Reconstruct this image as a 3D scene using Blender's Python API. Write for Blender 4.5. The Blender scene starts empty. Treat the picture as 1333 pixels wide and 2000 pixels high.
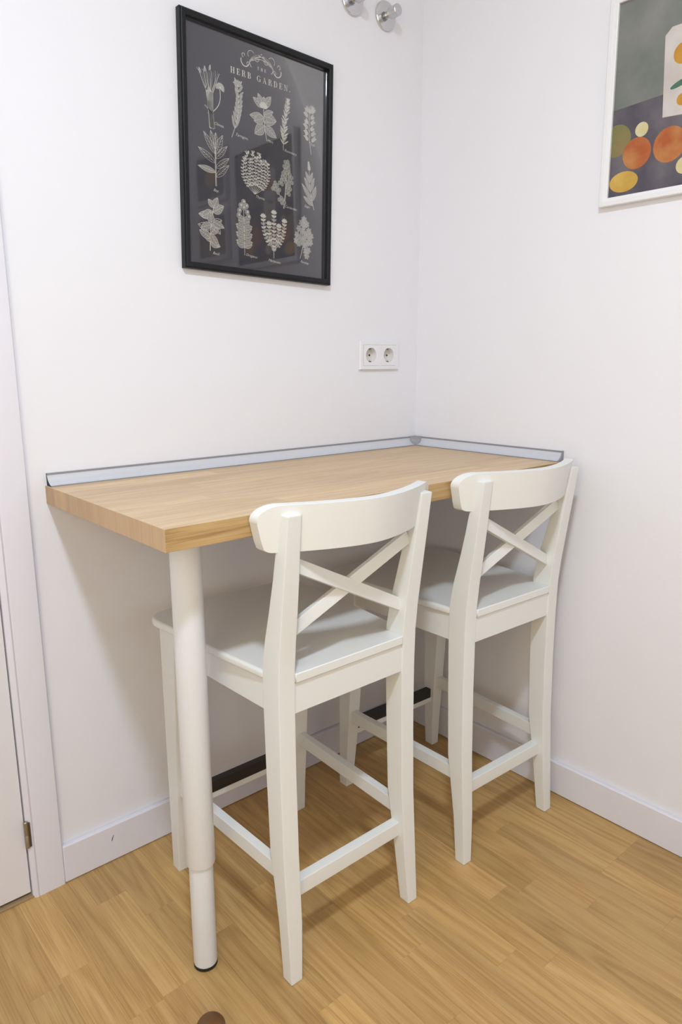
import bpy, bmesh, math, random
from mathutils import Vector, Matrix
C = bpy.context.scene
COL = C.collection
random.seed(7)

# ---------------------------------------------------------------- camera, light, exposure
def make_camera():
    yaw, pitch, roll, fpx = 0.7176, 0.2102, -0.0024, 1377.4
    f = Vector((math.sin(yaw)*math.cos(pitch), math.cos(yaw)*math.cos(pitch), -math.sin(pitch)))
    r = Vector((math.cos(yaw), -math.sin(yaw), 0)); u = r.cross(f)
    r2 = math.cos(roll)*r + math.sin(roll)*u; u2 = -math.sin(roll)*r + math.cos(roll)*u
    cd = bpy.data.cameras.new('camera'); co = bpy.data.objects.new('camera', cd); COL.objects.link(co)
    m = Matrix((r2, u2, -f)).transposed().to_4x4(); m.translation = Vector((-1.6369, -1.5185, 1.1933))
    co.matrix_world = m
    cd.sensor_fit = 'VERTICAL'; cd.sensor_height = 36.0; cd.lens = fpx/2000*36; cd.clip_start = 0.02
    C.camera = co
make_camera()
w = bpy.data.worlds.new('world'); C.world = w; w.use_nodes = True
w.node_tree.nodes['Background'].inputs[0].default_value = (0.9, 0.95, 1, 1)
w.node_tree.nodes['Background'].inputs[1].default_value = 0.3
C.view_settings.view_transform = 'Standard'; C.view_settings.look = 'None'
C.view_settings.gamma = 1.0; C.view_settings.exposure = -0.62; C.view_settings.use_curve_mapping = False
XL_ = -2.55
LAMP = (-1.60, -1.46, 2.70)
def area_light(name, loc, energy, size, color, rot=(0, 0, 0), shape='DISK', size_y=None):
    l = bpy.data.lights.new(name, 'AREA'); l.energy = energy; l.shape = shape; l.size = size; l.color = color
    if size_y: l.size_y = size_y
    o = bpy.data.objects.new(name, l); COL.objects.link(o); o.location = loc; o.rotation_euler = rot
    return o
# the globe lamp above the camera: most of its light goes down, some all round
area_light('ceiling_lamp_light', (LAMP[0], LAMP[1], LAMP[2]-0.10), 44, 0.19, (0.85, 1.0, 1.15))
gl = bpy.data.lights.new('ceiling_globe_light', 'POINT'); gl.energy = 22; gl.shadow_soft_size = 0.097; gl.color = (0.85, 1.0, 1.15)
go = bpy.data.objects.new('ceiling_globe_light', gl); COL.objects.link(go); go.location = LAMP
# soft warm fill added at the left wall, out of view
area_light('added_fill_light', (XL_+0.05, -1.8, 1.4), 21, 1.0, (1.0, 0.84, 0.46), (math.radians(90), 0, math.radians(-90)), 'RECTANGLE', 1.6)

# ---------------------------------------------------------------- helpers
def smooth(me, ang=32):
    me.shade_smooth(); me.set_sharp_from_angle(angle=math.radians(ang))
def obj(name, bm, mats, parent=None, bevel=0, seg=2, ang=32, loc=None, wn=False):
    if bevel:
        bm.normal_update()
        es = [e for e in bm.edges if len(e.link_faces) == 2 and e.calc_face_angle(0) > math.radians(28)]
        bmesh.ops.bevel(bm, geom=es, offset=bevel, segments=seg, profile=0.5, affect='EDGES', clamp_overlap=True)
    bmesh.ops.recalc_face_normals(bm, faces=bm.faces[:])
    me = bpy.data.meshes.new(name); bm.to_mesh(me); bm.free()
    for m in (mats if isinstance(mats, (list, tuple)) else [mats]): me.materials.append(m)
    smooth(me, ang)
    o = bpy.data.objects.new(name, me); COL.objects.link(o)
    if bevel or wn:
        md = o.modifiers.new('even_shading', 'WEIGHTED_NORMAL'); md.keep_sharp = True; md.weight = 60
    if parent is not None: o.parent = parent
    if loc: o.location = loc
    return o
def tag(o, label, cat, group=None):
    o['label'] = label; o['category'] = cat
    if group: o['group'] = group
    return o
def struct(o, label=None):
    o['kind'] = 'structure'
    if label: o['label'] = label
    return o
def thing(name, label, cat, loc=(0, 0, 0), rot=(0, 0, 0), group=None):
    o = bpy.data.objects.new(name, None); COL.objects.link(o); o.empty_display_size = 0.05
    o.location = loc; o.rotation_euler = rot
    return tag(o, label, cat, group)
def box(bm, a, b):
    vs = [bm.verts.new((x, y, z)) for z in (a[2], b[2]) for y in (a[1], b[1]) for x in (a[0], b[0])]
    for f in ((0, 2, 3, 1), (4, 5, 7, 6), (0, 1, 5, 4), (1, 3, 7, 5), (3, 2, 6, 7), (2, 0, 4, 6)):
        bm.faces.new([vs[i] for i in f])
    return bm
def B(a, b): return box(bmesh.new(), a, b)
def loft(bm, rings, cap=True):
    R = [[bm.verts.new(p) for p in r] for r in rings]; n = len(R[0])
    for i in range(len(R)-1):
        for j in range(n):
            bm.faces.new((R[i][j], R[i][(j+1) % n], R[i+1][(j+1) % n], R[i+1][j]))
    if cap: bm.faces.new(R[0][::-1]); bm.faces.new(R[-1])
    return bm
def prism(poly, axis, a, b):
    """poly: 2-D points; extruded along axis from a to b"""
    def P(p, t):
        return (t, p[0], p[1]) if axis == 0 else ((p[0], t, p[1]) if axis == 1 else (p[0], p[1], t))
    return loft(bmesh.new(), [[P(p, a) for p in poly], [P(p, b) for p in poly]])
def lathe(bm, prof, axis='Z', n=32, c=(0, 0, 0)):
    """prof: (r, h) list, revolved; closed with caps"""
    rings = []
    for r, h in prof:
        ring = []
        for k in range(n):
            t = 2*math.pi*k/n; x, y = r*math.cos(t), r*math.sin(t)
            ring.append((c[0]+x, c[1]+y, c[2]+h) if axis == 'Z' else (c[0]+x, c[1]-h, c[2]+y))
        rings.append(ring)
    return loft(bm, rings)

# ---------------------------------------------------------------- materials
def mat(name, col, rough=0.5, metal=0.0, spec=0.5):
    m = bpy.data.materials.new(name); m.use_nodes = True
    p = m.node_tree.nodes['Principled BSDF']
    p.inputs['Base Color'].default_value = (*col, 1); p.inputs['Roughness'].default_value = rough
    p.inputs['Metallic'].default_value = metal; p.inputs['Specular IOR Level'].default_value = spec
    return m
def N(m, t): return m.node_tree.nodes.new(t)
def LK(m, a, b): m.node_tree.links.new(a, b)
def bump(m, scale, dist, strength=0.3, detail=3, stretch=None):
    tc = N(m, 'ShaderNodeTexCoord'); nz = N(m, 'ShaderNodeTexNoise'); bp = N(m, 'ShaderNodeBump')
    nz.inputs['Scale'].default_value = scale; nz.inputs['Detail'].default_value = detail
    src = tc.outputs['Object']
    if stretch:
        mp = N(m, 'ShaderNodeMapping'); mp.inputs['Scale'].default_value = stretch
        LK(m, src, mp.inputs[0]); src = mp.outputs[0]
    LK(m, src, nz.inputs['Vector']); LK(m, nz.outputs['Fac'], bp.inputs['Height'])
    bp.inputs['Strength'].default_value = strength; bp.inputs['Distance'].default_value = dist
    LK(m, bp.outputs[0], m.node_tree.nodes['Principled BSDF'].inputs['Normal'])
    return m
def wood(name, dark, base, light, axis, rough=0.4, tone=0.16, pore=0.5):
    """oak: long grain along axis (0 x, 1 y); tone varies per piece, plus each object's own colour"""
    m = mat(name, base, rough); nt = m.node_tree; p = nt.nodes['Principled BSDF']
    tc = N(m, 'ShaderNodeTexCoord'); oi = N(m, 'ShaderNodeObjectInfo')
    off = N(m, 'ShaderNodeVectorMath'); off.operation = 'MULTIPLY_ADD'
    cb = N(m, 'ShaderNodeCombineXYZ')
    for i in range(3): LK(m, oi.outputs['Random'], cb.inputs[i])
    LK(m, cb.outputs[0], off.inputs[0]); off.inputs[1].default_value = (37.0, 91.0, 53.0); LK(m, tc.outputs['Object'], off.inputs[2])
    def mapped(sc):
        mp = N(m, 'ShaderNodeMapping'); LK(m, off.outputs[0], mp.inputs[0])
        s = [sc[1]]*3; s[axis] = sc[0]; mp.inputs['Scale'].default_value = s; return mp
    m1 = mapped((.75, 9)); w1 = N(m, 'ShaderNodeTexNoise'); w1.inputs['Scale'].default_value = 1.6; w1.inputs['Detail'].default_value = 2
    w1.inputs['Distortion'].default_value = 0.12; LK(m, m1.outputs[0], w1.inputs['Vector'])
    # growth rings from the contour lines of the slow noise
    mu = N(m, 'ShaderNodeMath'); mu.operation = 'MULTIPLY'; mu.inputs[1].default_value = 15; LK(m, w1.outputs['Fac'], mu.inputs[0])
    fr = N(m, 'ShaderNodeMath'); fr.operation = 'PINGPONG'; fr.inputs[1].default_value = 1.0; LK(m, mu.outputs[0], fr.inputs[0])
    m2 = mapped((3, 190)); n2 = N(m, 'ShaderNodeTexNoise'); n2.inputs['Scale'].default_value = 2.2; n2.inputs['Detail'].default_value = 4
    n2.inputs['Roughness'].default_value = 0.65; LK(m, m2.outputs[0], n2.inputs['Vector'])
    mx = N(m, 'ShaderNodeMath'); mx.operation = 'MULTIPLY_ADD'; mx.inputs[1].default_value = 0.20; LK(m, fr.outputs[0], mx.inputs[0])
    sc = N(m, 'ShaderNodeMath'); sc.operation = 'MULTIPLY'; sc.inputs[1].default_value = 0.72; LK(m, n2.outputs['Fac'], sc.inputs[0]); LK(m, sc.outputs[0], mx.inputs[2])
    rp = N(m, 'ShaderNodeValToRGB'); e = rp.color_ramp.elements
    e[0].position = 0.30; e[0].color = (*dark, 1); e[1].position = 0.64; e[1].color = (*light, 1)
    k = e.new(0.46); k.color = (*base, 1)
    LK(m, mx.outputs[0], rp.inputs[0])
    # per piece tone
    tn = N(m, 'ShaderNodeMapRange'); tn.inputs[3].default_value = 1-tone; tn.inputs[4].default_value = 1+tone*0.6
    LK(m, oi.outputs['Random'], tn.inputs[0])
    h = N(m, 'ShaderNodeMix'); h.data_type = 'RGBA'; h.blend_type = 'MULTIPLY'; h.inputs[0].default_value = 1
    LK(m, rp.outputs[0], h.inputs[6]); LK(m, tn.outputs[0], h.inputs[7])
    h2 = N(m, 'ShaderNodeMix'); h2.data_type = 'RGBA'; h2.blend_type = 'MULTIPLY'; h2.inputs[0].default_value = 1
    LK(m, h.outputs[2], h2.inputs[6]); LK(m, oi.outputs['Color'], h2.inputs[7])
    LK(m, h2.outputs[2], p.inputs['Base Color'])
    bp = N(m, 'ShaderNodeBump'); bp.inputs['Strength'].default_value = pore; bp.inputs['Distance'].default_value = 0.0004
    LK(m, n2.outputs['Fac'], bp.inputs['Height']); LK(m, bp.outputs[0], p.inputs['Normal'])
    return m
def glass_mat(name):
    m = bpy.data.materials.new(name); m.use_nodes = True; nt = m.node_tree
    nt.nodes.remove(nt.nodes['Principled BSDF']); out = nt.nodes['Material Output']
    t = N(m, 'ShaderNodeBsdfTransparent'); g = N(m, 'ShaderNodeBsdfGlossy'); f = N(m, 'ShaderNodeFresnel'); x = N(m, 'ShaderNodeMixShader')
    g.inputs['Roughness'].default_value = 0.03; f.inputs['IOR'].default_value = 1.5
    hf = N(m, 'ShaderNodeMath'); hf.operation = 'MULTIPLY'; hf.inputs[1].default_value = 0.55
    LK(m, f.outputs[0], hf.inputs[0]); LK(m, hf.outputs[0], x.inputs[0]); LK(m, t.outputs[0], x.inputs[1]); LK(m, g.outputs[0], x.inputs[2]); LK(m, x.outputs[0], out.inputs[0])
    return m
M = {}
M['wall'] = bump(mat('wall_paint', (0.825, 0.82, 0.878), 0.7, spec=0.25), 180, 0.0006, 0.25)
M['ceiling'] = mat('ceiling_paint', (0.86, 0.86, 0.86), 0.8, spec=0.2)
M['trim'] = bump(mat('trim_lacquer', (0.77, 0.755, 0.835), 0.42), 12, 0.0006, 0.12)
M['door'] = bump(mat('door_lacquer', (0.80, 0.78, 0.82), 0.4), 10, 0.0006, 0.1)
M['stool'] = bump(mat('warm_white_paint', (0.790, 0.797, 0.788), 0.32), 60, 0.0004, 0.12, stretch=(1, 1, 0.12))
M['black'] = mat('black_metal', (0.012, 0.012, 0.013), 0.45)
M['rubber'] = mat('black_plastic', (0.01, 0.01, 0.01), 0.6)
M['tube'] = mat('white_powder_coat', (0.765, 0.78, 0.82), 0.38)
M['chrome'] = mat('brushed_chrome', (0.66, 0.66, 0.67), 0.16, 1.0)
M['chrome2'] = mat('satin_chrome', (0.62, 0.62, 0.64), 0.34, 1.0)
M['darkmetal'] = mat('dark_steel', (0.16, 0.15, 0.14), 0.3, 1.0)
M['hinge'] = mat('nickel', (0.42, 0.39, 0.36), 0.35, 1.0)
M['alu'] = mat('pale_aluminium', (0.66, 0.675, 0.74), 0.38, 0.35)
M['greyplastic'] = mat('grey_plastic', (0.27, 0.27, 0.295), 0.45)
M['dark'] = mat('dark_hollow', (0.02, 0.022, 0.03), 0.7)
M['plate'] = mat('white_plastic', (0.82, 0.81, 0.85), 0.3)
M['well'] = mat('ivory_plastic', (0.78, 0.74, 0.69), 0.35)
M['frame_black'] = bump(mat('black_frame', (0.009, 0.010, 0.013), 0.42, spec=0.3), 30, 0.0004, 0.2)
M['frame_white'] = mat('white_frame', (0.81, 0.81, 0.84), 0.35)
M['paper'] = bump(mat('grey_print', (0.074, 0.070, 0.088), 0.7, spec=0.2), 250, 0.0002, 0.2)
M['ink'] = mat('cream_ink', (0.74, 0.72, 0.66), 0.7, spec=0.1)
M['ink2'] = mat('grey_ink', (0.34, 0.33, 0.325), 0.7, spec=0.1)
M['glass'] = glass_mat('picture_glass')
M['brown'] = bump(mat('brown_wood', (0.13, 0.055, 0.018), 0.35), 40, 0.0004, 0.2, stretch=(1, 1, 0.2))
M['under'] = mat('screed', (0.12, 0.08, 0.045), 0.8)
M['threshold'] = mat('threshold_wood', (0.36, 0.25, 0.14), 0.5)
M['floor'] = wood('oak_laminate', (0.405, 0.232, 0.082), (0.515, 0.309, 0.116), (0.575, 0.368, 0.150), 1, 0.36, 0.12, 0.25)
M['oak_edge'] = wood('oak_sawn_edge', (0.30, 0.175, 0.062), (0.475, 0.305, 0.130), (0.55, 0.37, 0.17), 0, 0.5, 0.04, 0.5)
M['oak_end'] = wood('oak_end_grain', (0.50, 0.33, 0.185), (0.545, 0.365, 0.21), (0.57, 0.39, 0.23), 2, 0.5, 0.015, 0.3)
M['oak'] = wood('oiled_oak', (0.545, 0.365, 0.205), (0.63, 0.445, 0.265), (0.68, 0.495, 0.31), 0, 0.42, 0.07, 0.2)

# ---------------------------------------------------------------- room shell
XL, YF, H = -2.55, -3.05, 2.82
BB, HB = 0.014, 0.0952
struct(obj('floor', B((XL, YF, -0.05), (0, 0, -0.008)), M['under']), 'oak strip laminate floor laid towards the back wall')
FLOOR = bpy.data.objects['floor']
struct(obj('ceiling', B((XL-.1, YF-.1, H), (.1, .1, H+.1)), M['ceiling']))
HX0, HX1, HZ0, HZ1 = -.2330, -.1000, 1.1810, 1.2410      # wall box behind the double socket
bm = B((-1.2535, 0, -.05), (HX0, .1, H)); box(bm, (HX1, 0, -.05), (.1, .1, H)); box(bm, (HX0, 0, -.05), (HX1, .1, HZ0)); box(bm, (HX0, 0, HZ1), (HX1, .1, H)); box(bm, (HX0, .03, HZ0), (HX1, .1, HZ1))
struct(obj('wall_back', bm, M['wall']), 'white painted wall with the black framed poster and double socket')
struct(obj('wall_right', B((0, YF-.1, -.05), (.1, 0, H)), M['wall']), 'white painted wall with the white framed picture')
bm = B((XL-.1, 0, -.05), (-2.07, .1, H)); box(bm, (-2.07, 0, 2.05), (-1.2535, .1, H))
struct(obj('wall_back.001', bm, M['wall']))
struct(obj('wall_left', B((XL-.1, YF-.1, -.05), (XL, 0, H)), M['wall']))
struct(obj('wall_front', B((XL, YF-.1, -.05), (0, YF, H)), M['wall']))
# skirting: square board with a softened top edge
def skirting(name, a, b, lab=None):
    return struct(obj(name, B(a, b), M['trim'], bevel=0.003, seg=3), lab)
bbk = skirting('baseboard_back', (-1.181, -BB, 0.0012), (0, 0, HB), 'white baseboard along the back wall, scuffed near the door casing')
skirting('baseboard_right', (-BB, YF, 0.0012), (0, -BB, HB), 'white baseboard along the right wall')
# the small dark scuff on the skirting
bm = bmesh.new()
sc_pts = [(-1.0668, .0550), (-1.0648, .0556), (-1.0620, .0628), (-1.0596, .0698), (-1.0616, .0684), (-1.0646, .0622)]
bm.faces.new([bm.verts.new((x, -BB-0.0002, z)) for x, z in sc_pts])
o = obj('scuff_mark', bm, M['darkmetal'], bbk); o['label'] = 'small dark scuff'
# thin dark shadow joint under the skirting comes from the 1.2 mm gap

# ---------------------------------------------------------------- floor planks
PITCH, X0 = 0.0675, -0.005
known = {1: [-.8215], 2: [-.366, -.8215], 3: [-.8215], 6: [-.73], 7: [-.70], 8: [-.246, -.884], 9: [-.821], 10: [-.606],
         11: [-.682], 14: [-.663], 15: [-.374], 16: [-.2285, -.70], 17: [-.128, -.440], 18: [-.4445], 19: [-.269]}
tones = {(8, 2): 1.08, (3, 1): 1.05, (2, 2): 0.93, (1, 1): 0.92, (7, 1): 0.90, (6, 1): 0.88, (11, 0): 1.06, (14, 1): 1.06, (19, 0): 1.05, (8, 0): 1.07,
         (13, 0): .93, (15, 1): .94, (16, 0): .95, (9, 0): 1.03, (12, 0): .97}
rng = random.Random(21)
def plank_mesh(x0, x1, y0, y1):
    bm = bmesh.new(); g, c = 0.00005, 0.00025
    xc, yc = (x0+x1)/2, (y0+y1)/2; hx, hy = (x1-x0)/2-g, (y1-y0)/2-g
    def ring(dx, dy, z): return [(-dx, -dy, z), (dx, -dy, z), (dx, dy, z), (-dx, dy, z)]
    loft(bm, [ring(hx, hy, -0.008), ring(hx, hy, -c), ring(hx-c, hy-c, 0)])
    return bm, (xc, yc, 0)
nk = int((0-XL)/PITCH)+2
for k in range(0, nk):
    xb = X0-PITCH*(k-1); xa = xb-PITCH
    xb = min(xb, 0); xa = max(xa, XL)
    if xb-xa < 0.003: continue
    ends = list(known.get(k, []))
    if not ends: ends = [-rng.uniform(.12, .52)]
    while -ends[0] > 0.62 and False: pass
    first = ends[0]
    if first < -0.58: ends.insert(0, first+rng.uniform(.38, .5)) if first < -0.75 else None
    while ends[-1] > YF+0.25: ends.append(ends[-1]-rng.uniform(.36, .58))
    ends = [e for e in ends if e > YF+0.12]
    ys = [0]+ends+[YF]
    off = 1 if (k in known and len(known[k]) and ends[0] != known[k][0]) else 0
    for i in range(len(ys)-1):
        bm, loc = plank_mesh(xa, xb, ys[i+1], ys[i])
        o = obj('plank', bm, M['floor'], FLOOR, loc=loc)
        t = tones.get((k, i-off), 1.0) * rng.uniform(.97, 1.03)
        o.color = (t, t*rng.uniform(.985, 1.015), t*rng.uniform(.95, 1.03), 1)

# ---------------------------------------------------------------- door, casing, threshold
cas = prism([(-1.2535, -0.002), (-1.2535, -.009), (-1.2475, -.013), (-1.2435, -.0155), (-1.2395, -.013), (-1.236, -.0145), (-1.1835, -.0135), (-1.1805, -.010), (-1.1805, 0), (-1.2535, 0)], 2, 0.0, 2.12)
o = struct(obj('trim_1', cas, M['trim'], ang=25), 'white moulded door casing beside the flush door')
def side_casing():
    bm = prism([(-2.07, -.0), (-2.07, -.0135), (-2.14, -.0135), (-2.143, -.010), (-2.143, 0)], 2, 0, 2.12)
    box(bm, (-2.07, -.0135, 2.05), (-1.2535, 0, 2.12)); return bm
struct(obj('trim_2', side_casing(), M['trim']))
door = struct(obj('door_1', B((-2.066, -.004, 0.0125), (-1.2558, .036, 2.046)), M['door'], bevel=0.0015), 'white flush door at the left edge')
hg = obj('hinge', lathe(bmesh.new(), [(.0040, 0), (.0052, .0015), (.0052, .0315), (.0046, .0325), (.0046, .0335), (.0052, .0345), (.0052, .0645), (.0040, .066)], n=20), M['hinge'], door, loc=(-1.2545, -.0125, .131))
hg['label'] = 'nickel butt hinge'
o = obj('hinge_leaf', B((-1.2515, -.0165, .134), (-1.2465, -.0095, .193)), M['darkmetal'], door)
bm = lathe(bmesh.new(), [(.011, 0), (.011, .008), (.009, .009), (.009, .04)], 'Y', 24, (-2.0, -.004, 1.02)); box(bm, (-2.01, -.058, 1.011), (-1.89, -.042, 1.029))
obj('handle', bm, M['chrome2'], door)
struct(obj('trim_3', B((-2.07, -.0105, 0.0), (-1.2445, .07, .0055)), M['threshold'], bevel=.0015), 'worn wooden threshold strip under the door')
struct(obj('wall_back.002', B((-2.07, .08, -.05), (-1.2535, .1, 2.05)), M['dark']))

# ---------------------------------------------------------------- breakfast bar table
L, D, HT, T = 1.142, 0.533, 0.938, 0.038
tb = thing('bar_table', 'narrow oak breakfast bar table fixed in the corner on one white leg', 'table', (-L/2, -D/2, 0))
def local(p, o): return (p[0]-o.location.x, p[1]-o.location.y, p[2]-o.location.z)
ybs = [0, -.048, -.111, -.170, -.2386, -.300, -.362, -.425, -.4874, -D]
jr = random.Random(5)
joints = [[-.30], [-.78, -.21], [-.55], [-.9, -.36], [-.70, -.16], [-.95, -.48], [-.62], [-.86, -.25], []]
TON = {(0, 0): .92, (1, 0): 1.07, (2, 0): .94, (3, 0): .95, (4, 0): .99, (5, 0): .99, (6, 0): .99, (7, 0): .985, (8, 0): .985}
for i in range(9):
    xs = [-L]+sorted(joints[i])+[0]
    for j in range(len(xs)-1):
        g = 0.00012
        a, b = (xs[j]+(g if j else 0), ybs[i+1]+(g if i < 8 else 0), HT-T), (xs[j+1], ybs[i]-(g if i else 0), HT)
        c = [(a[q]+b[q])/2 for q in range(3)]
        o = obj('stave', B([a[q]-c[q] for q in range(3)], [b[q]-c[q] for q in range(3)]), [M['oak'], M['oak_edge'], M['oak_end']], tb, bevel=0.00035, seg=1, loc=local(c, tb))
        for f in o.data.polygons:
            if f.normal.x < -.3 and j == 0: f.material_index = 2
            elif f.normal.y < -.6 and i == 8: f.material_index = 1
        t = TON.get((i, j), jr.uniform(.95, 1.04)); o.color = (*(t if isinstance(t, tuple) else (t, t, t)), 1)
LEG = (-1.050, -.425)
leg = obj('leg', lathe(bmesh.new(), [(.0272, .235), (.0282, .2375), (.0282, .896), (.0282, HT-T)], n=48), M['tube'], tb, loc=local((LEG[0], LEG[1], 0), tb))
bm = lathe(bmesh.new(), [(.0232, .008), (.0235, .0095), (.0235, .30)], n=48)
obj('lower_tube', bm, M['tube'], leg)
o = obj('rubber_foot', lathe(bmesh.new(), [(.021, 0), (.0238, .002), (.0238, .008), (.018, .0082)], n=40), M['rubber'], leg); o['label'] = 'black foot cap'
obj('mounting_plate', lathe(bmesh.new(), [(.045, HT-T-.003), (.045, HT-T-.0002)], n=40), M['tube'], leg)

# ---------------------------------------------------------------- cove upstand along the two walls
TH, TD = 0.0264, 0.0256
up = thing('worktop_upstand', 'pale metal cove strip sealing the oak table top to both walls', 'trim', (0, 0, HT))
def cove():
    pts = [(0, 0.0002), (TD, 0.0002), (TD, .0022)]
    for k in range(9):
        t = k/8; pts.append((TD-.0015-(TD-.0065)*(1-(1-t)**1.9)*1.0, .0022+(TH-.0065)*t**1.25))
    pts += [(.0050, TH-.0042), (.0050, TH), (0, TH)]
    return pts
cv = cove()
pr = obj('long_profile', prism([(-p[0], p[1]) for p in cv], 0, -L+.004, -.0215), [M['alu'], M['greyplastic'], M['dark']], up)
pr2 = obj('short_profile', prism([(-p[0], p[1]) for p in cv], 1, -D+.012, -.0215), [M['alu'], M['greyplastic'], M['dark']], up)
for q in (pr, pr2):
    for f in q.data.polygons:
        if f.center.z > TH-.0040 and abs(f.normal[0 if q is pr else 1]) < .9: f.material_index = 1
        ax = 0 if q is pr else 1
        if f.normal[ax] < -0.9: f.material_index = 2
        if f.center.z < 0.0025 and abs(f.normal.z) < .2: f.material_index = 1
# corner piece: a curved wedge that bridges the two profiles
bm = bmesh.new(); rings = []
for k in range(11):
    t = k/10; z = .0002+(TH+.0006)*t; a_ = .0300
    d_ = min(.0292, TD-.0015-(TD-.0065)*(1-(1-t)**2.1)+.0012)
    m_ = (a_+d_)/2*1.02
    rings.append([(0, 0, z), (-a_, 0, z), (-a_, -d_, z), (-m_, -m_, z), (-d_, -a_, z), (0, -a_, z)])
obj('corner_piece', loft(bm, rings), M['greyplastic'], up, bevel=0.0008, seg=1)['label'] = 'grey plastic corner piece'
bm = prism([(-p[0]*1.06, p[1]*1.03) for p in cv], 1, -D+.0075, -D+.012)
obj('end_cap', bm, M['greyplastic'], up, bevel=.0006, seg=1)['label'] = 'grey plastic end cap'

# ---------------------------------------------------------------- bar stools
def make_stool(label):
    t = thing('bar_stool', label, 'stool', group=None)
    S = M['stool']
    rear = [(0.0, .001, .0295, -.1775, -.1500), (.12, .0085, .0405, -.1775, -.1425), (.27, .0180, .0640, -.1775, -.1405), (.44, .0225, .0706, -.1775, -.1400),
            (.56, .0232, .0738, -.1775, -.1398), (.645, .0215, .0738, -.1775, -.1398), (.70, .0165, .0640, -.1775, -.1402), (.76, .0085, .0485, -.1775, -.1412), (.82, .0005, .0345, -.1775, -.1430),
            (.88, -.0075, .0230, -.1775, -.1458), (.942, -.0155, .0200, -.1775, -.1478)]
    front = [(0.0, .4310, .4615, -.1910, -.1640), (.08, .4280, .4615, -.1910, -.1585), (.20, .4195, .4615, -.1910, -.1525), (.42, .4060, .4615, -.1910, -.1480), (.619, .3950, .4615, -.1910, -.1460)]
    for s in (1, -1):
        for secs in (rear, front):
            rings = []
            for (z, yb, yf, xo, xi) in secs:
                rings.append([(s*xo, yb, z), (s*xi, yb, z), (s*xi, yf, z), (s*xo, yf, z)])
            obj('leg', loft(bmesh.new(), rings), S, t, bevel=0.0028, seg=2, ang=40)
    # seat board, notched round the back posts
    half = [(.1393, .0215), (.1393, .0742), (.1768, .0742), (.1900, .20), (.2010, .36)]
    for k in range(9):
        a = math.radians(90*k/8*0.93); half.append((.2080-.052+.052*math.cos(a)+.0, .448+.050*math.sin(a)))
    half += [(.09, .5015), (0, .5025)]
    poly = half+[(-x, y) for x, y in half[-2::-1]]
    bm = prism(poly, 2, .6190, .6372)
    bm.normal_update()
    es = [e for e in bm.edges if len(e.link_faces) == 2 and abs(e.link_faces[0].normal.z)+abs(e.link_faces[1].normal.z) > .9 and e.calc_face_angle(0) > 1 and not (abs(e.verts[0].co.x) < .17 and abs(e.verts[0].co.y-.03) < .05)]
    bmesh.ops.bevel(bm, geom=es, offset=.0065, segments=4, profile=.5, affect='EDGES', clamp_overlap=True)
    obj('seat', bm, S, t, bevel=.0015, seg=1, ang=38)
    # aprons under the seat
    z0, z1 = .5565, .6192
    obj('apron', B((-.1405, .0262, z0), (.1405, .0452, z1-.0022)), S, t, bevel=.0015)
    obj('apron', B((-.150, .434, z0), (.150, .453, z1)), S, t, bevel=.0015)
    for s in (1, -1):
        bm = loft(bmesh.new(), [[(s*-.1705, .060, z) for z in (0,)]*0 or [(s*-.1705, .060, z0), (s*-.1505, .060, z0), (s*-.1505, .060, z1), (s*-.1705, .060, z1)],
                                [(s*-.1845, .402, z0), (s*-.1645, .402, z0), (s*-.1645, .402, z1), (s*-.1845, .402, z1)]])
        obj('apron', bm, S, t, bevel=.0015)
        bm = loft(bmesh.new(), [[(s*-.1695, .046, .2045), (s*-.1495, .046, .2045), (s*-.1495, .046, .2375), (s*-.1695, .046, .2375)],
                                [(s*-.1835, .432, .2045), (s*-.1635, .432, .2045), (s*-.1635, .432, .2375), (s*-.1835, .432, .2375)]])
        obj('stretcher', bm, S, t, bevel=.0022, seg=2)
    obj('stretcher', B((-.147, .0275, .1635), (.147, .0500, .1975)), S, t, bevel=.0022, seg=2)
    fr = obj('foot_rest', B((-.160, .434, .150), (.160, .4500, .195)), S, t, bevel=.003)
    bm = bmesh.new()
    pts = [(.4325, .1680), (.4325, .1965), (.4518, .1965), (.4518, .1780), (.4506, .1780), (.4506, .1953), (.4337, .1953), (.4337, .1680)]
    obj('foot_rest_cover', prism(pts, 0, -.152, .152), M['black'], fr)['label'] = 'black metal cover'
    # curved top rail
    bm = bmesh.new(); cols = []
    nx = 44; W = .211
    for i in range(nx+1):
        d = W*math.sin((i/nx-.5)*math.pi)
        a = abs(d)
        zb = .8735 if a < .186 else (.8735+.006*((a-.186)/.012)**2 if a < .198 else .8795+((a-.198)/.013)**1.15*.050)
        zt = .9590 if a < .173 else .9590-.027*(1-math.sqrt(max(0, 1-((a-.173)/.038)**2)))
        if a > W-1e-6: zb, zt = .9285, .9325
        yoff = .060*(abs(d)/.18)**1.7
        col = []
        for zz in (zb, zt):
            yb = -.0415-.0130*(zz-.8725)/.076+yoff
            col.append((d, yb, zz, yb+.0240))
        cols.append(col)
    vb = [[bm.verts.new((c[0], c[1], c[2])) for c in col] for col in cols]
    vf = [[bm.verts.new((c[0], c[3], c[2])) for c in col] for col in cols]
    for i in range(nx):
        bm.faces.new((vb[i][0], vb[i+1][0], vb[i+1][1], vb[i][1]))
        bm.faces.new((vf[i][0], vf[i][1], vf[i+1][1], vf[i+1][0]))
        bm.faces.new((vb[i][1], vb[i+1][1], vf[i+1][1], vf[i][1]))
        bm.faces.new((vb[i][0], vf[i][0], vf[i+1][0], vb[i+1][0]))
    for i in (0, nx): bm.faces.new((vb[i][0], vb[i][1], vf[i][1], vf[i][0]))
    bm.normal_update()
    es = [e for e in bm.edges if len(e.link_faces) == 2 and e.calc_face_angle(0) > 1.0]
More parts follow.
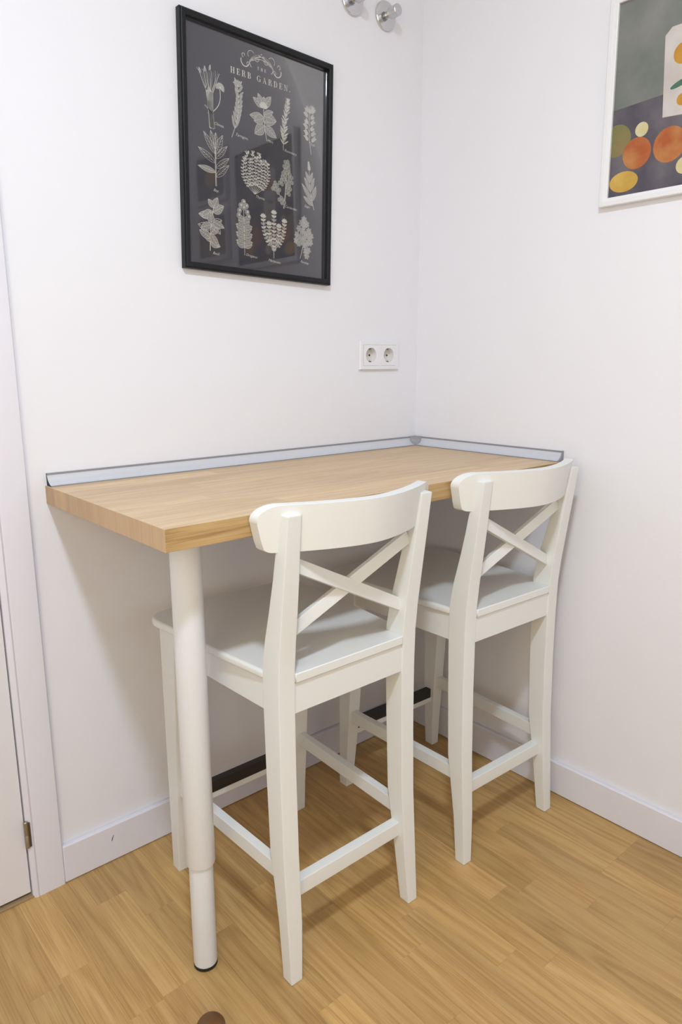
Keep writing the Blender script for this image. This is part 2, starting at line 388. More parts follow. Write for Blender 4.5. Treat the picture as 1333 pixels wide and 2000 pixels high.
    bmesh.ops.bevel(bm, geom=es, offset=.0065, segments=3, profile=.5, affect='EDGES', clamp_overlap=True)
    obj('top_rail', bm, S, t, ang=50, wn=True)
    # crossed slats
    def slat(zl, zr, dy):
        def yat(z): return .0105+(.850-z)*.165+dy
        P0, P1 = Vector((-.1450, yat(zl), zl)), Vector((.1450, yat(zr), zr))
        ax = (P1-P0).normalized(); back = Vector((0, -1, .165)).normalized()
        upv = ax.cross(back).normalized(); upv = upv if upv.z > 0 else -upv
        back = upv.cross(ax); back = back if back.y < 0 else -back
        rings = []
        for P in (P0, P1):
            rings.append([P+upv*.0128, P-upv*.0128, P-upv*.0128-back*.013, P+upv*.0128-back*.013])
        obj('back_slat', loft(bmesh.new(), rings), S, t, bevel=.0015)
    slat(.8480, .7015, 0.0); slat(.7090, .8500, .0045)
    return t
def copy_thing(src, **kw):
    c = src.copy(); COL.objects.link(c)
    for k, v in kw.items(): c[k] = v
    for ch in list(src.children):
        a = ch.copy(); COL.objects.link(a); a.parent = c
        for g in list(ch.children):
            b = g.copy(); COL.objects.link(b); b.parent = a
    return c
s1 = make_stool('white wooden cross-back bar stool nearer the camera, beside the round table leg')
s1['group'] = 'cross-back bar stools at the table'
bpy.context.view_layer.update()
s2 = copy_thing(s1, label='white wooden cross-back bar stool in the corner, against the right wall')
s1.location = (-.7760, -.588, 0); s1.rotation_euler = (0, 0, math.radians(-.4))
s2.location = (-.2585, -.598, 0); s2.rotation_euler = (0, 0, math.radians(-1.95))

# ---------------------------------------------------------------- flat print drawing helpers (u right, v up, on a wall plane)
class Ink:
    def __init__(s, y0): s.bm = bmesh.new(); s.y = y0
    def face(s, pts, mi, lift=1):
        s.y -= 4e-6
        if len(pts) < 3: return
        f = s.bm.faces.new([s.bm.verts.new((u, s.y, v)) for u, v in pts]); f.material_index = mi
    def ribbon(s, pts, w, mi=0, taper=False):
        n = len(pts); prev = None
        for i, (u, v) in enumerate(pts):
            a = pts[max(0, i-1)]; b = pts[min(n-1, i+1)]; dx, dy = b[0]-a[0], b[1]-a[1]; l = math.hypot(dx, dy) or 1
            ww = w*(1-.75*i/(n-1)) if taper else w
            nx, ny = -dy/l*ww/2, dx/l*ww/2
            cur = (s.bm.verts.new((u+nx, s.y, v+ny)), s.bm.verts.new((u-nx, s.y, v-ny)))
            if prev:
                f = s.bm.faces.new((prev[0], prev[1], cur[1], cur[0])); f.material_index = mi
            prev = cur
    def leaf(s, u, v, ang, ln, wd, fill=1, veins=3, line=.0006, bend=0.0):
        ca, sa = math.cos(ang), math.sin(ang); N_ = 8
        def P(t, o):
            x = t*ln; y = o+bend*ln*math.sin(t*math.pi*.5)*t
            return (u+x*ca-y*sa, v+x*sa+y*ca)
        prof = [wd/2*math.sin(math.pi*(k/N_)**.85)**.9 if 0 < k < N_ else 0 for k in range(N_+1)]
        top = [P(k/N_, prof[k]) for k in range(N_+1)]; bot = [P(k/N_, -prof[k]) for k in range(N_+1)]
        if fill is not None: s.face(top+bot[-2:0:-1], fill)
        s.y -= 4e-6
        s.ribbon(top, line); s.ribbon(bot, line); s.ribbon([P(k/4, 0) for k in range(5)], line*.9)
        for q in range(veins):
            t = .2+.55*q/max(1, veins-1) if veins > 1 else .45
            for sg in (1, -1): s.ribbon([P(t, 0), P(min(.97, t+.16), sg*wd*.36*math.sin(math.pi*min(.95, t+.16)))], line*.6)
    def disc(s, u, v, r, fill=1, line=.0006, n=10):
        pts = [(u+r*math.cos(2*math.pi*k/n), v+r*math.sin(2*math.pi*k/n)) for k in range(n)]
        s.face(pts, fill); s.y -= 4e-6; s.ribbon(pts+[pts[0]], line)
    def done(s, name, parent, mats, label=None):
        me = bpy.data.meshes.new(name); s.bm.to_mesh(me); s.bm.free()
        for m in mats: me.materials.append(m)
        o = bpy.data.objects.new(name, me); COL.objects.link(o); o.parent = parent
        if label: o['label'] = label
        return o
def lerp(a, b, t): return (a[0]+(b[0]-a[0])*t, a[1]+(b[1]-a[1])*t)
def curve(a, b, bow, n=10):
    dx, dy = b[0]-a[0], b[1]-a[1]
    return [(a[0]+dx*t-dy*bow*math.sin(math.pi*t), a[1]+dy*t+dx*bow*math.sin(math.pi*t)) for t in [k/n for k in range(n+1)]]

# ---------------------------------------------------------------- black framed herb poster
PW, PH = .434, .535
po = thing('framed_poster', 'black framed grey herb chart with white lettering and plant drawings', 'poster', (-.5705, 0, 1.6655), (0, math.radians(1.5), 0))
def frame_bm(w, h, fw, depth, prof):
    """mitred frame: profile (inset from outer edge, distance from wall) swept round the rectangle"""
    bm = bmesh.new(); rings = []
    for ins, d in prof:
        x, z = w/2-ins, h/2-ins
        rings.append([(-x, -d, -z), (x, -d, -z), (x, -d, z), (-x, -d, z)])
    R = [[bm.verts.new(p) for p in r] for r in rings]; n = len(R)
    for i in range(n):
        a, b = R[i], R[(i+1) % n]
        for j in range(4): bm.faces.new((a[j], a[(j+1) % 4], b[(j+1) % 4], b[j]))
    return bm
prof = [(0, .0005), (0, .0150), (.0012, .0165), (.0026, .0165), (.0030, .0185), (.0045, .0192), (.0120, .0192), (.0142, .0178), (.0145, .0050), (.0145, .0005)]
obj('frame', frame_bm(PW, PH, .014, .018, prof), M['frame_black'], po, ang=20)
obj('print_sheet', B((-PW/2+.010, -.0045, -PH/2+.010), (PW/2-.010, -.0006, PH/2-.010)), M['paper'], po)
obj('glass_pane', B((-PW/2+.0145, -.0068, -PH/2+.0145), (PW/2-.0145, -.0056, PH/2-.0145)), M['glass'], po)
INK = [M['ink'], M['ink2']]
Y0 = -.0046
def herb(name, fn, lab):
    k = Ink(Y0); fn(k); return k.done('herb_drawing', po, INK, lab)
hr = random.Random(3)
def chives(k):
    b = (-.1330, .046)
    tie = (-.1365, .078)
    for i in range(11):
        t = i/10-.5
        k.ribbon([(b[0]+t*.013, b[1]+hr.uniform(-.003, .003)), (tie[0]+t*.011, tie[1]), (tie[0]+t*.016-.002, .118), (-.141+t*.052+.002, .150+hr.uniform(-.004, .015)), (-.143+t*.060+.002, .158+hr.uniform(0, .010))], .0021, 1 if i % 2 else 0, True)
        k.ribbon([(b[0]+t*.013+.0008, b[1]), (tie[0]+t*.011+.0008, tie[1]), (-.140+t*.02, .130)], .0007)
    k.ribbon([(-.1440, .0745), (-.1365, .080), (-.1285, .0745)], .0016); k.ribbon([(-.1365, .079), (-.152, .090)], .0030, 1)
    k.ribbon(curve((-.131, .080), (-.112, .132), -.16), .0016)
    for i in range(14): k.leaf(-.111, .134, math.radians(-30+i*17), .012, .0032, 1, 0, .0005)
    for i in range(3): k.leaf(-.162+i*.012, .152+i*.006, math.radians(105-i*12), .012, .0045, 1, 0)
def tarragon(k):
    st = curve((-.0812, .0373), (-.0640, .1500), -.08)
    k.ribbon(st, .0012)
    for i in range(2, 11):
        for sg in (1, -1):
            p = st[i]; k.leaf(*p, math.radians(82+sg*(30 if i < 8 else 42)), .030-.0012*i, .0052, 1, 0, .0006, -sg*.12)
    for i in range(7): k.leaf(*st[-1], math.radians(20+22*i), .014, .005, 1, 0)
def mint(k):
    st = curve((.0180, .0505), (.0090, .130), .03); k.ribbon(st, .0022); k.ribbon(st, .0008, 1)
    for (t, a, l, w) in ((4, 215, .037, .025), (4, -32, .040, .021), (5, 12, .036, .016), (6, 178, .041, .019), (6, 198, .031, .021), (7, -12, .037, .020), (7, 22, .030, .015), (9, 150, .034, .017), (9, 118, .032, .016), (9, 50, .036, .018), (9, 85, .024, .014)):
        k.leaf(*st[t], math.radians(a), l, w, 1 if t in (4, 6) else 1, 4, .0008, .05)
    for i in range(6): k.leaf(*st[9], math.radians(20+28*i), .013, .008, 0, 1)
def rosemary(k):
    st = curve((.0679, .0394), (.0815, .1500), .03, 24); k.ribbon(st, .0014)
    for i in range(3, 25):
        for sg in (1, -1):
            k.leaf(*st[i], math.radians(83+sg*hr.uniform(24, 52)), hr.uniform(.013, .020)*(1-.012*i), .0030, 0 if i % 2 else 1, 0, .0004)
    for i in range(5): k.leaf(*st[-1], math.radians(60+12*i), .010, .003, 0, 0)
def feather(k, st, n, l0, spread=42, base=90):
    for i in range(2, len(st)):
        for sg in (1, -1):
            a = math.radians(base+sg*spread); l = l0*hr.uniform(.7, 1.05)*(1-.35*i/len(st)); e = (st[i][0]+l*math.cos(a), st[i][1]+l*math.sin(a))
            q = curve(st[i], e, 0, 5); k.ribbon(q, .0007)
            for j in range(2, 6):
                for s2_ in (1, -1):
                    k.leaf(*q[j], a+s2_*.75, .0072, .0024, 0, 0, .0003)
def dill(k):
    st = curve((.1557, .0467), (.1500, .1400), .04, 7); k.ribbon(st, .0014)
    feather(k, st, 7, .024, 48, 88)
    for j in range(3): k.leaf(.150, .140, math.radians(64+24*j), .020, .0035, 0, 0)
    for j in range(4): k.leaf(.158, .150, math.radians(20+30*j), .012, .004, 0, 0)
def bay(k):
    st = curve((-.1254, -.0768), (-.1262, .002), .0, 8); k.ribbon(st, .0030, 0); k.ribbon(st, .001, 1)
    for (t, a, l, w) in ((2, 38, .048, .014), (3, 168, .047, .013), (4, 33, .046, .013), (5, 146, .052, .014), (6, 42, .046, .013), (7, 122, .052, .014), (7, 62, .048, .016), (8, 104, .040, .013), (8, 84, .036, .012)):
        k.leaf(*st[t], math.radians(a), l, w, 1 if (t, a) == (3, 168) else None, 5, .0007, .06)
def thyme(k):
    b = (-.0173, -.0766)
    for i in range(9):
        t = i/8-.5; top = (-.014+t*.066, .012+hr.uniform(-.012, .010)-abs(t)*.016)
        st = curve(b, top, -t*.42, 12); k.ribbon(st, .0009)
        for q in range(3, 13):
            for sg in (1, -1): k.leaf(*st[q], math.radians(90-t*40+sg*58), hr.uniform(.0055, .008), .0028, 0 if q % 2 else 1, 0, .0004)
        for j in range(6): k.disc(top[0]+hr.uniform(-.004, .004), top[1]+hr.uniform(-.003, .004), .0022, 0 if j % 2 else 1, .0004, 7)
def coriander(k):
    st = curve((.0694, -.0957), (.0760, .010), -.03, 10); k.ribbon(st, .0032); k.ribbon(st, .0009, 1)
    k.ribbon([(.071, -.078), (.060, -.070), (.046, -.050)], .0014)
    for (u, v) in ((.045, -.044), (.052, -.056), (.040, -.052), (.067, -.080), (.060, -.076), (.066, -.026), (.061, -.036), (.080, -.034), (.086, -.044), (.083, -.056), (.075, -.012), (.084, -.010), (.089, -.018), (.074, .000), (.082, .004), (.078, .012), (.090, -.030), (.069, -.018)):
        for j in range(3): k.disc(u+.0048*math.cos(j*2.1+u*90), v+.0048*math.sin(j*2.1+u*90), .0046, 1, .0006, 9)
        k.ribbon([(u-.004, v-.003), (u, v), (u+.003, v+.004)], .0005)
def sage(k):
    st = curve((.1668, -.0844), (.1500, .012), .05, 9); k.ribbon(st, .0015)
    for (t, a, l, w) in ((1, 150, .036, .012), (2, 72, .040, .013), (2, 132, .050, .011), (4, 122, .038, .010), (4, 72, .038, .010), (6, 118, .028, .009), (6, 70, .028, .009)):
        k.leaf(*st[t], math.radians(a), l, w, 1, 5, .0008)
    for i in range(10):
        for sg in (1, -1): k.leaf(.150-.0003*i, .008+i*.0020, math.radians(95+sg*45), .0068-.0004*i, .0034, 0 if i % 2 else 1, 0, .0004)
def basil(k):
    st = curve((-.1440, -.2215), (-.1330, -.125), .03, 10); k.ribbon(st, .0020)
    for (t, a, l, w) in ((2, 115, .030, .017), (2, -20, .028, .016), (3, 150, .032, .018), (4, 40, .034, .020), (4, -58, .036, .016), (5, 165, .034, .019), (6, 20, .032, .019), (6, 195, .030, .017), (7, -55, .036, .018), (7, -25, .036, .016), (8, 175, .036, .018), (9, 200, .034, .018), (9, 25, .034, .020), (10, 60, .026, .016), (10, 125, .022, .014), (6, 90, .030, .018)):
        k.leaf(*st[t], math.radians(a), l, w, 1 if hr.random() < .85 else None, 4, .0009, .08)
def oregano(k):
    st = curve((-.0477, -.2204), (-.0500, -.112), 0, 12); k.ribbon(st, .0013)
    for t in range(2, 10):
        s_ = .024 if t < 8 else .018
        for sg in (1, -1): k.leaf(*st[t], math.radians(90+sg*(62+10*(t % 2))), s_, .013, 1, 3, .0007, sg*.1)
    for (u, v) in ((-.050, -.099), (-.058, -.108), (-.042, -.107), (-.062, -.120), (-.040, -.121), (-.050, -.112), (-.036, -.131), (-.064, -.131)):
        k.disc(u, v, .0062, 1, .0006, 9); k.disc(u+.001, v+.001, .0028, 0, .0004, 7)
def marjoram(k):
    for (e, bow, n_) in (((.0393, -.112), 0, 12), ((.0065, -.125), .12, 10), ((.0715, -.128), -.12, 10), ((.024, -.140), .08, 8), ((.054, -.142), -.08, 8)):
        st = curve((.0392, -.2174) if e[0] == .0393 else (.0392, -.1990), e, bow, n_); k.ribbon(st, .0015)
        for q in range(2, len(st)):
            dx, dy = st[q][0]-st[q-1][0], st[q][1]-st[q-1][1]; a = math.atan2(dy, dx)
            for sg in (1, -1): k.leaf(*st[q], a+sg*1.0, .0086, .0046, 0 if q % 2 else 1, 0, .0005)
        for j in range(5): k.leaf(*st[-1], math.radians(20+35*j), .0095, .005, 0, 0, .0004)
def parsley(k):
    st = curve((.122, -.2086), (.1340, -.118), -.06, 10); k.ribbon(st, .0016)
    for (u, v) in ((.1345, -.112), (.126, -.121), (.143, -.122), (.134, -.128), (.118, -.136), (.150, -.138), (.127, -.142), (.142, -.146), (.112, -.152), (.120, -.157), (.134, -.158), (.150, -.155), (.157, -.150), (.109, -.166), (.117, -.172), (.146, -.168), (.155, -.166), (.136, -.175), (.140, -.190), (.148, -.186), (.143, -.200), (.128, -.168)):
        a0 = hr.uniform(0, 6)
        for j in range(6): k.leaf(u, v, a0+j*1.05, .0092, .0060, 1, 1, .0005)
for nm, fn, lab in (('chives', chives, 'tied bunch of chives'), ('tarragon', tarragon, 'tarragon sprig'), ('mint', mint, 'broad mint sprig'), ('rosemary', rosemary, 'rosemary sprig'), ('dill', dill, 'dill frond'),
                    ('bay', bay, 'outlined bay branch'), ('thyme', thyme, 'fan of thyme stems'), ('coriander', coriander, 'coriander sprig'), ('sage', sage, 'sage sprig'), ('basil', basil, 'basil stem'),
                    ('oregano', oregano, 'oregano stem'), ('marjoram', marjoram, 'branched marjoram'), ('parsley', parsley, 'parsley sprig')):
    herb(nm, fn, lab)
# lettering: a thick-and-thin serif capital alphabet drawn from strokes
def letter(k, ch, u, v, h):
    T_, t_ = h*.19, h*.055
    def stem(x, w=None): k.face([(u+x-(w or T_)/2, v), (u+x+(w or T_)/2, v), (u+x+(w or T_)/2, v+h), (u+x-(w or T_)/2, v+h)], 0)
    def bar(x0, x1, y): k.face([(u+x0, v+y-t_/2), (u+x1, v+y-t_/2), (u+x1, v+y+t_/2), (u+x0, v+y+t_/2)], 0)
    def serif(x, top=None, w=h*.34):
        for yy in ((t_/2, h-t_/2) if top is None else ((h-t_/2,) if top else (t_/2,))): bar(x-w/2, x+w/2, yy)
    def bowl(cx, cy, rx, ry, a0, a1, wm):
        pts = []; inn = []
        for q in range(13):
            a = math.radians(a0+(a1-a0)*q/12); w_ = t_+(wm-t_)*abs(math.cos(a))**1.5
            pts.append((u+cx+rx*math.cos(a), v+cy+ry*math.sin(a))); inn.append((u+cx+(rx-w_)*math.cos(a), v+cy+(ry-t_)*math.sin(a)))
        for q in range(12): k.face([pts[q], pts[q+1], inn[q+1], inn[q]], 0)
    if ch == 'H':
        for x in (h*.2, h*.72): stem(x); serif(x)
        bar(h*.2, h*.72, h*.5)
    elif ch == 'E':
        stem(h*.2); serif(h*.2); bar(h*.2, h*.66, t_/2); bar(h*.2, h*.66, h-t_/2); bar(h*.2, h*.5, h*.5)
        for (x, a, b) in ((.65, 0, .3), (.65, .72, 1), (.5, .36, .64)): k.face([(u+h*x-t_/2, v+h*a), (u+h*x+t_/2, v+h*a), (u+h*x+t_/2, v+h*b), (u+h*x-t_/2, v+h*b)], 0)
    elif ch in 'RB':
        stem(h*.2); serif(h*.2); bar(h*.2, h*.44, h-t_/2); bar(h*.2, h*.44, h*.52); bowl(h*.42, h*.76, h*.26, h*.24, 90, -90, T_*.9)
        if ch == 'B': bar(h*.2, h*.44, t_/2); bowl(h*.42, h*.27, h*.30, h*.27, 90, -90, T_*.9)
        else: k.face([(u+h*.46, v+h*.52), (u+h*.60, v+h*.52), (u+h*.80, v), (u+h*.62, v)], 0); bar(h*.6, h*.84, t_/2)
    elif ch == 'D':
        stem(h*.2); serif(h*.2); bar(h*.2, h*.42, h-t_/2); bar(h*.2, h*.42, t_/2); bowl(h*.38, h*.5, h*.44, h*.5, 90, -90, T_)
    elif ch == 'G':
        bowl(h*.46, h*.5, h*.42, h*.5, 55, 305, T_); stem2 = h*.72
        k.face([(u+stem2-T_/2, v+h*.08), (u+stem2+T_/2, v+h*.05), (u+stem2+T_/2, v+h*.45), (u+stem2-T_/2, v+h*.45)], 0); bar(h*.54, h*.88, h*.45)
        k.face([(u+h*.70, v+h*.68), (u+h*.74, v+h*.68), (u+h*.74, v+h), (u+h*.70, v+h*.93)], 0)
    elif ch == 'A':
        k.face([(u+h*.14, v), (u+h*.20, v), (u+h*.45, v+h), (u+h*.41, v+h)], 0); k.face([(u+h*.60, v), (u+h*.80, v), (u+h*.48, v+h), (u+h*.40, v+h)], 0)
        bar(h*.24, h*.64, h*.34); bar(h*.05, h*.30, t_/2); bar(h*.56, h*.90, t_/2)
    elif ch == 'N':
        for x in (h*.18, h*.74): stem(x, t_*1.2)
        serif(h*.18, False); bar(h*.02, h*.22, h-t_/2); serif(h*.74, True)
        k.face([(u+h*.12, v+h), (u+h*.30, v+h), (u+h*.78, v), (u+h*.70, v)], 0)
    elif ch == 'T':
        stem(h*.4); serif(h*.4, False); bar(h*.04, h*.76, h-t_/2)
        for x in (.05, .75): k.face([(u+h*x-t_/2, v+h*.72), (u+h*x+t_/2, v+h*.72), (u+h*x+t_/2, v+h), (u+h*x-t_/2, v+h)], 0)
    elif ch == '.': k.face([(u+h*.1+h*.1*math.cos(q), v+h*.1+h*.1*math.sin(q)) for q in [i*math.pi/4 for i in range(8)]], 0)
ADV = {'H': .92, 'E': .74, 'R': .86, 'B': .78, ' ': .5, 'G': .92, 'A': .92, 'D': .88, 'N': .92, 'T': .8, '.': .2}
def word(k, txt, u0, u1, v, h):
    tot = sum(ADV[c] for c in txt)*h; gap = (u1-u0-tot)/(len(txt)-1); u = u0
    for c in txt:
        letter(k, c, u, v, h); u += ADV[c]*h+gap
k = Ink(Y0); word(k, 'HERB GARDEN.', -.0830, .0880, .1745, .0130); word(k, 'THE', -.0090, .0165, .1990, .0068)
k.done('title_lettering', po, INK)
k = Ink(Y0)
def spiral(cx, cy, r0, r1, a0, a1, n=22): return [(cx+(r0+(r1-r0)*q/n)*math.cos(math.radians(a0+(a1-a0)*q/n)), cy+(r0+(r1-r0)*q/n)*math.sin(math.radians(a0+(a1-a0)*q/n))) for q in range(n+1)]
for s in (1, -1):
    def mir(pts): return [(.0035+s*(u), v) for u, v in pts]
    k.ribbon(mir(curve((-.030, .214), (.018, .229), .22)+spiral(.012, .222, .009, .003, 60, -220)), .0011)
    k.ribbon(mir(curve((-.028, .220), (.030, .219), .24)), .0014); k.ribbon(mir(curve((-.032, .216), (.026, .215), .14)), .0010)
    k.ribbon(mir(curve((-.012, .231), (.034, .210), .10)), .0016)
    k.ribbon(mir([(.026, .222), (.033, .214), (.033, .206), (.028, .200)]), .0012)
    k.ribbon(mir(spiral(.046, .209, .011, .0115, -170, 20)), .0022); k.ribbon(mir(spiral(.050, .221, .0055, .002, -80, 220)), .0012)
    k.ribbon(mir(spiral(.030, .226, .010, .008, 150, -40)), .0010); k.ribbon(mir(spiral(.038, .204, .007, .002, 200, -90)), .0011)
k.disc(.0035, .2345, .0014, 0)
k.done('scroll_ornament', po, INK)
def script_text(txt, u, v, size):
    cu = bpy.data.curves.new('plant_name', 'FONT'); cu.body = txt; cu.size = size; cu.shear = 0.42; cu.align_x = 'CENTER'; cu.resolution_u = 2
    to = bpy.data.objects.new('plant_name', cu); COL.objects.link(to)
    bpy.context.view_layer.update()
    me = bpy.data.meshes.new_from_object(to.evaluated_get(bpy.context.evaluated_depsgraph_get()))
    bpy.data.objects.remove(to); bpy.data.curves.remove(cu)
    for q in me.vertices: x, y, _ = q.co; q.co = (u+x*1.05, Y0-.00002, v+y-.002+x*-.10)
    me.materials.clear(); me.materials.append(M['ink']); me.name = 'plant_name'
    o = bpy.data.objects.new('plant_name', me); COL.objects.link(o); o.parent = po
for txt, u, v in (('Chives', -.1155, .0555), ('Tarragon', -.0535, .0440), ('Mint', .0285, .0505), ('Rosemary', .0905, .0380), ('Dill', .1605, .0700), ('Bay', -.1255, -.0870), ('Thyme', -.0020, -.0825),
                  ('Coriander', .0920, -.0915), ('Sage', .1440, -.0795), ('Basil', -.1280, -.2265), ('Oregano', -.0280, -.2205), ('Marjoram', .0415, -.2255), ('Parsley', .1370, -.2175)):
    script_text(txt+'.', u, v, .0088)

# ---------------------------------------------------------------- pictures on the right wall
def white_picture(y1, y0, z0, z1, label, rot, art):
    w_, h_ = y1-y0, z1-z0
    t = thing('framed_picture', label, 'picture', (0, (y0+y1)/2, (z0+z1)/2), (rot, 0, math.radians(-90)))
    prof = [(0, .0005), (0, .0185), (.0015, .0200), (.0085, .0200), (.0105, .0180), (.0170, .0165), (.0185, .0155), (.0185, .0060), (.0185, .0005)]
    obj('frame', frame_bm(w_, h_, .018, .02, prof), M['frame_white'], t, ang=20)
    sheet = obj('print_sheet', B((-w_/2+.014, -.0100, -h_/2+.014), (w_/2-.014, -.0006, h_/2-.014)), art[0], t)
    k = Ink(-.0102); art[1](k, w_, h_); k.done('painted_shapes', t, art[2])
    return t
def paint(name, a, b, scale=14, rough=.65):
    m = mat(name, a, rough, spec=.3); tc = N(m, 'ShaderNodeTexCoord'); nz = N(m, 'ShaderNodeTexNoise'); rp = N(m, 'ShaderNodeValToRGB')
    nz.inputs['Scale'].default_value = scale; nz.inputs['Detail'].default_value = 4; LK(m, tc.outputs['Object'], nz.inputs['Vector']); LK(m, nz.outputs['Fac'], rp.inputs[0])
    rp.color_ramp.elements[0].position = .35; rp.color_ramp.elements[0].color = (*a, 1); rp.color_ramp.elements[1].position = .68; rp.color_ramp.elements[1].color = (*b, 1)
    LK(m, rp.outputs[0], m.node_tree.nodes['Principled BSDF'].inputs['Base Color']); return m
PT = [paint('sage_grey_paint', (.155, .175, .155), (.255, .25, .25), 9), paint('violet_grey_paint', (.085, .075, .10), (.16, .145, .165), 12), paint('pale_paint', (.52, .47, .44), (.62, .58, .57), 16),
      paint('orange_paint', (.40, .10, .035), (.50, .23, .08), 22), paint('yellow_paint', (.52, .31, .055), (.62, .42, .12), 18), paint('olive_paint', (.20, .19, .075), (.27, .19, .09), 25), paint('cream_paint', (.60, .52, .27), (.64, .60, .40), 30), paint('ochre_paint', (.48, .22, .03), (.55, .29, .05), 25), paint('green_paint', (.06, .15, .10), (.12, .21, .15), 25)]
def blob(k, cu, cv, ru, rv, mi, ang=0):
    k.face([(cu+ru*math.cos(q)*math.cos(ang)-rv*math.sin(q)*math.sin(ang), cv+ru*math.cos(q)*math.sin(ang)+rv*math.sin(q)*math.cos(ang)) for q in [i*math.pi/14 for i in range(28)]], mi)
def abstract(k, w_, h_):
    l, r_, b_, t_ = -w_/2+.0185, w_/2-.0185, -h_/2+.0185, h_/2-.0185
    def U(x): return l+x
    def V(y): return b_+y
    k.face([(l, b_), (r_, b_), (r_, V(.205)), (l, V(.185))], 1)                     # darker lower field
    k.face([(U(.115), V(.145)), (U(.185), V(.140)), (U(.192), V(.305)), (U(.178), V(.318)), (U(.122), V(.318)), (U(.108), V(.305))], 2)   # pale upright block
    blob(k, U(.150), V(.262), .021, .021, 7); blob(k, U(.150), V(.205), .024, .006, 8, .3); blob(k, U(.155), V(.172), .012, .012, 7)
    blob(k, U(.012), V(.120), .034, .034, 5); k.y -= 1e-5
    blob(k, U(.062), V(.085), .033, .033, 3); blob(k, U(.135), V(.088), .036, .036, 3)
    blob(k, U(.035), V(.030), .034, .022, 4); blob(k, U(.070), V(.132), .015, .015, 6); blob(k, U(.170), V(.040), .017, .017, 6)
    blob(k, U(.235), V(.095), .034, .034, 3); blob(k, U(.290), V(.060), .030, .030, 4); blob(k, U(.265), V(.150), .028, .028, 5); blob(k, U(.320), V(.12), .017, .017, 6)
white_picture(-.584, -.985, 1.5455, 1.983, 'white framed painting of coloured rounds and a pale upright block', math.radians(1.0), (PT[0], abstract, PT))
def bands(a, b):
    def f(k, w_, h_):
        l, b_ = -w_/2+.0185, -h_/2+.0185
        k.face([(l, b_), (-l, b_), (-l, b_+h_*.3), (l, b_+h_*.38)], a); blob(k, 0, .0, w_*.2, h_*.16, b)
    return f
PT2 = PT
white_picture(-1.035, -1.275, 1.825, 2.02, 'small white framed picture out past the painting, upper of two', 0, (PT[1], bands(0, 4), PT2))
white_picture(-1.035, -1.275, 1.60, 1.79, 'small white framed picture out past the painting, lower of two', 0, (PT[1], bands(5, 3), PT2))

# ---------------------------------------------------------------- double socket
so = thing('wall_socket', 'white double round-pin socket plate low on the back wall above the table', 'socket', (-.1665, 0, 1.2110))
bm = frame_bm(.156, .082, .01, .008, [(0, .0002), (0, .0065), (.0015, .0085), (.0110, .0088), (.0120, .0080), (.0120, .0002)])
box(bm, (-.0056, -.0085, -.0300), (.0056, -.0002, .0300))
obj('plate', bm, M['plate'], so)
for s in (-1, 1):
    cx = s*.0355
    bm = bmesh.new(); n = 32; sq = []; rings = []
    for k_ in range(n):
        a = 2*math.pi*k_/n; m_ = max(abs(math.cos(a)), abs(math.sin(a))); sq.append((cx+.0298*math.cos(a)/m_, -.0093, .0289*math.sin(a)/m_))
    def circ(r, y): return [(cx+r*math.cos(2*math.pi*k_/n), y, r*math.sin(2*math.pi*k_/n)) for k_ in range(n)]
    back = [(p[0], -.0004, p[2]) for p in sq]
    loft(bm, [back, sq, circ(.0212, -.0096), circ(.0205, -.0090), circ(.0200, .0095), circ(.0195, .0100)], cap=False)
    ins = obj('socket_insert', bm, M['plate'], so)
    wl = obj('well_floor', lathe(bmesh.new(), [(.0198, -.0097), (.0198, -.0093)], 'Y', 32, (cx, 0, 0)), M['well'], ins)
    for q in (-1, 1):
        obj('pin_hole', lathe(bmesh.new(), [(.0030, -.0092), (.0030, -.0087)], 'Y', 12, (cx+q*.0095, 0, 0)), M['rubber'], ins)
        obj('earth_clip', B((cx-.0026, -.0050, q*.0178-.0016), (cx+.0026, .0088, q*.0178+.0016)), M['darkmetal'], ins)
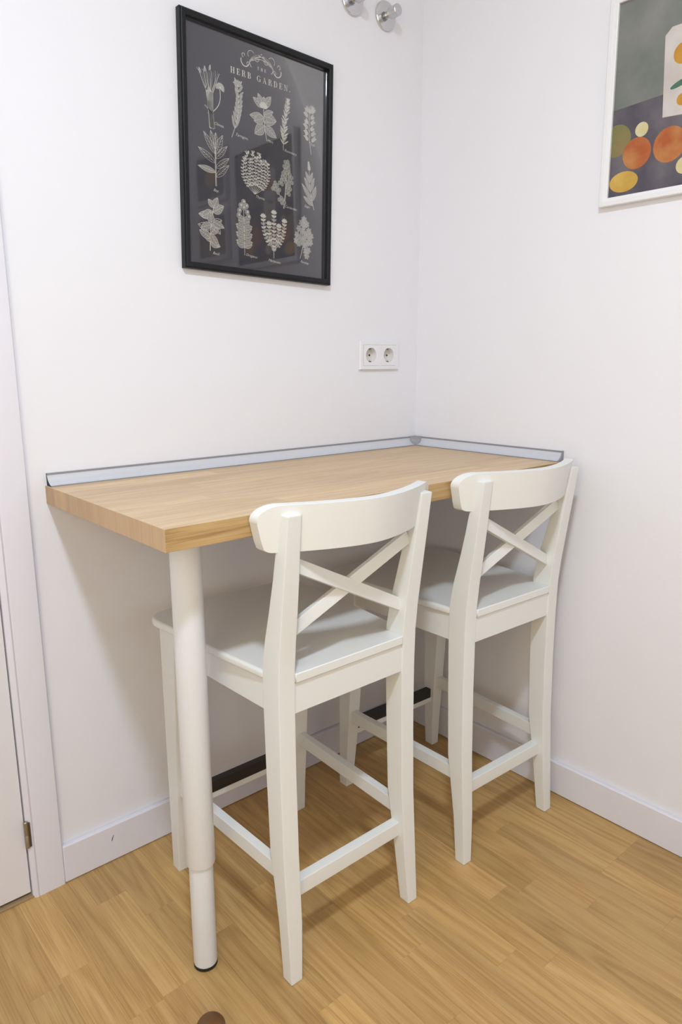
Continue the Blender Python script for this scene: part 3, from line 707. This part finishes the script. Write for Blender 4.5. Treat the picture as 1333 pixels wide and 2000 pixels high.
# recess for the wells in the wall is closed by a back box set in the wall
# ---------------------------------------------------------------- chrome hooks
def hook(x, z, label):
    t = thing('wall_hook', label, 'hook', (x, 0, z), group='chrome peg hooks on the back wall')
    obj('back_disc', lathe(bmesh.new(), [(.0345, .0004), (.0355, .0012), (.0355, .0055), (.0345, .0068), (.012, .0100), (.009, .0105)], 'Y', 48), M['chrome'], t, ang=25)
    obj('neck', lathe(bmesh.new(), [(.0085, .0100), (.0085, .0225)], 'Y', 32), M['chrome'], t)
    obj('peg', lathe(bmesh.new(), [(.0105, .0222), (.0135, .0226), (.0142, .0235), (.0142, .0500), (.0130, .0515), (.0100, .0518)], 'Y', 36), M['chrome2'], t, ang=25)
hook(-.1520, 2.0955, 'chrome peg hook near the room corner, the whole one in view')
hook(-.2710, 2.0990, 'chrome peg hook cut by the top edge, left of its pair')

# ---------------------------------------------------------------- small brown knob on the floor, ceiling lamp
kn = thing('door_stop', 'brown rounded wooden floor knob at the bottom edge', 'door stop', (-1.125, -.572, 0))
obj('knob', lathe(bmesh.new(), [(.020, .004), (.024, .010), (.0265, .020), (.0255, .026), (.0220, .0315), (.015, .0360), (.006, .0382), (.001, .0386)], n=32), M['brown'], kn)
obj('base_ring', lathe(bmesh.new(), [(.0215, 0), (.022, .0008), (.022, .0042), (.018, .0045)], n=32), M['rubber'], kn)
cl = thing('ceiling_light', 'white globe ceiling light above the camera', 'lamp', (LAMP[0], LAMP[1], H))
obj('ceiling_plate', lathe(bmesh.new(), [(.055, -.028), (.062, -.024), (.062, -.0005), (.03, 0)], n=48), M['plate'], cl)
em = bpy.data.materials.new('lamp_globe'); em.use_nodes = True
p = em.node_tree.nodes['Principled BSDF']; p.inputs['Emission Color'].default_value = (1, .99, .97, 1); p.inputs['Emission Strength'].default_value = 12
gz = LAMP[2]-H
obj('globe', lathe(bmesh.new(), [(.092*math.sin(math.pi*k/16)+.0005, gz-.092*math.cos(math.pi*k/16)) for k in range(17)], n=40), em, cl)
obj('stem', lathe(bmesh.new(), [(.02, gz+.088), (.02, -.027)], n=24), M['plate'], cl)

# ---------------------------------------------------------------- added window-like frame and glowing pane around the unseen fill light
wn = struct(obj('added_fill_frame', frame_bm(1.14, 1.74, .06, .05, [(0, .0005), (0, .03), (.055, .03), (.06, .02), (.06, .0005)]), M['frame_white'], loc=(XL+.001, -1.8, 1.4)), 'added white frame around the fill light at the left wall, outside the view')
wn.rotation_euler = (0, 0, math.radians(90))
fill_glow = bpy.data.materials.new('warm_fill_glow'); fill_glow.use_nodes = True
p = fill_glow.node_tree.nodes['Principled BSDF']; p.inputs['Emission Color'].default_value = (1, .86, .55, 1); p.inputs['Emission Strength'].default_value = 1.0
obj('added_fill_pane', B((-.51, -.006, -.81), (.51, -.002, .81)), fill_glow, wn)
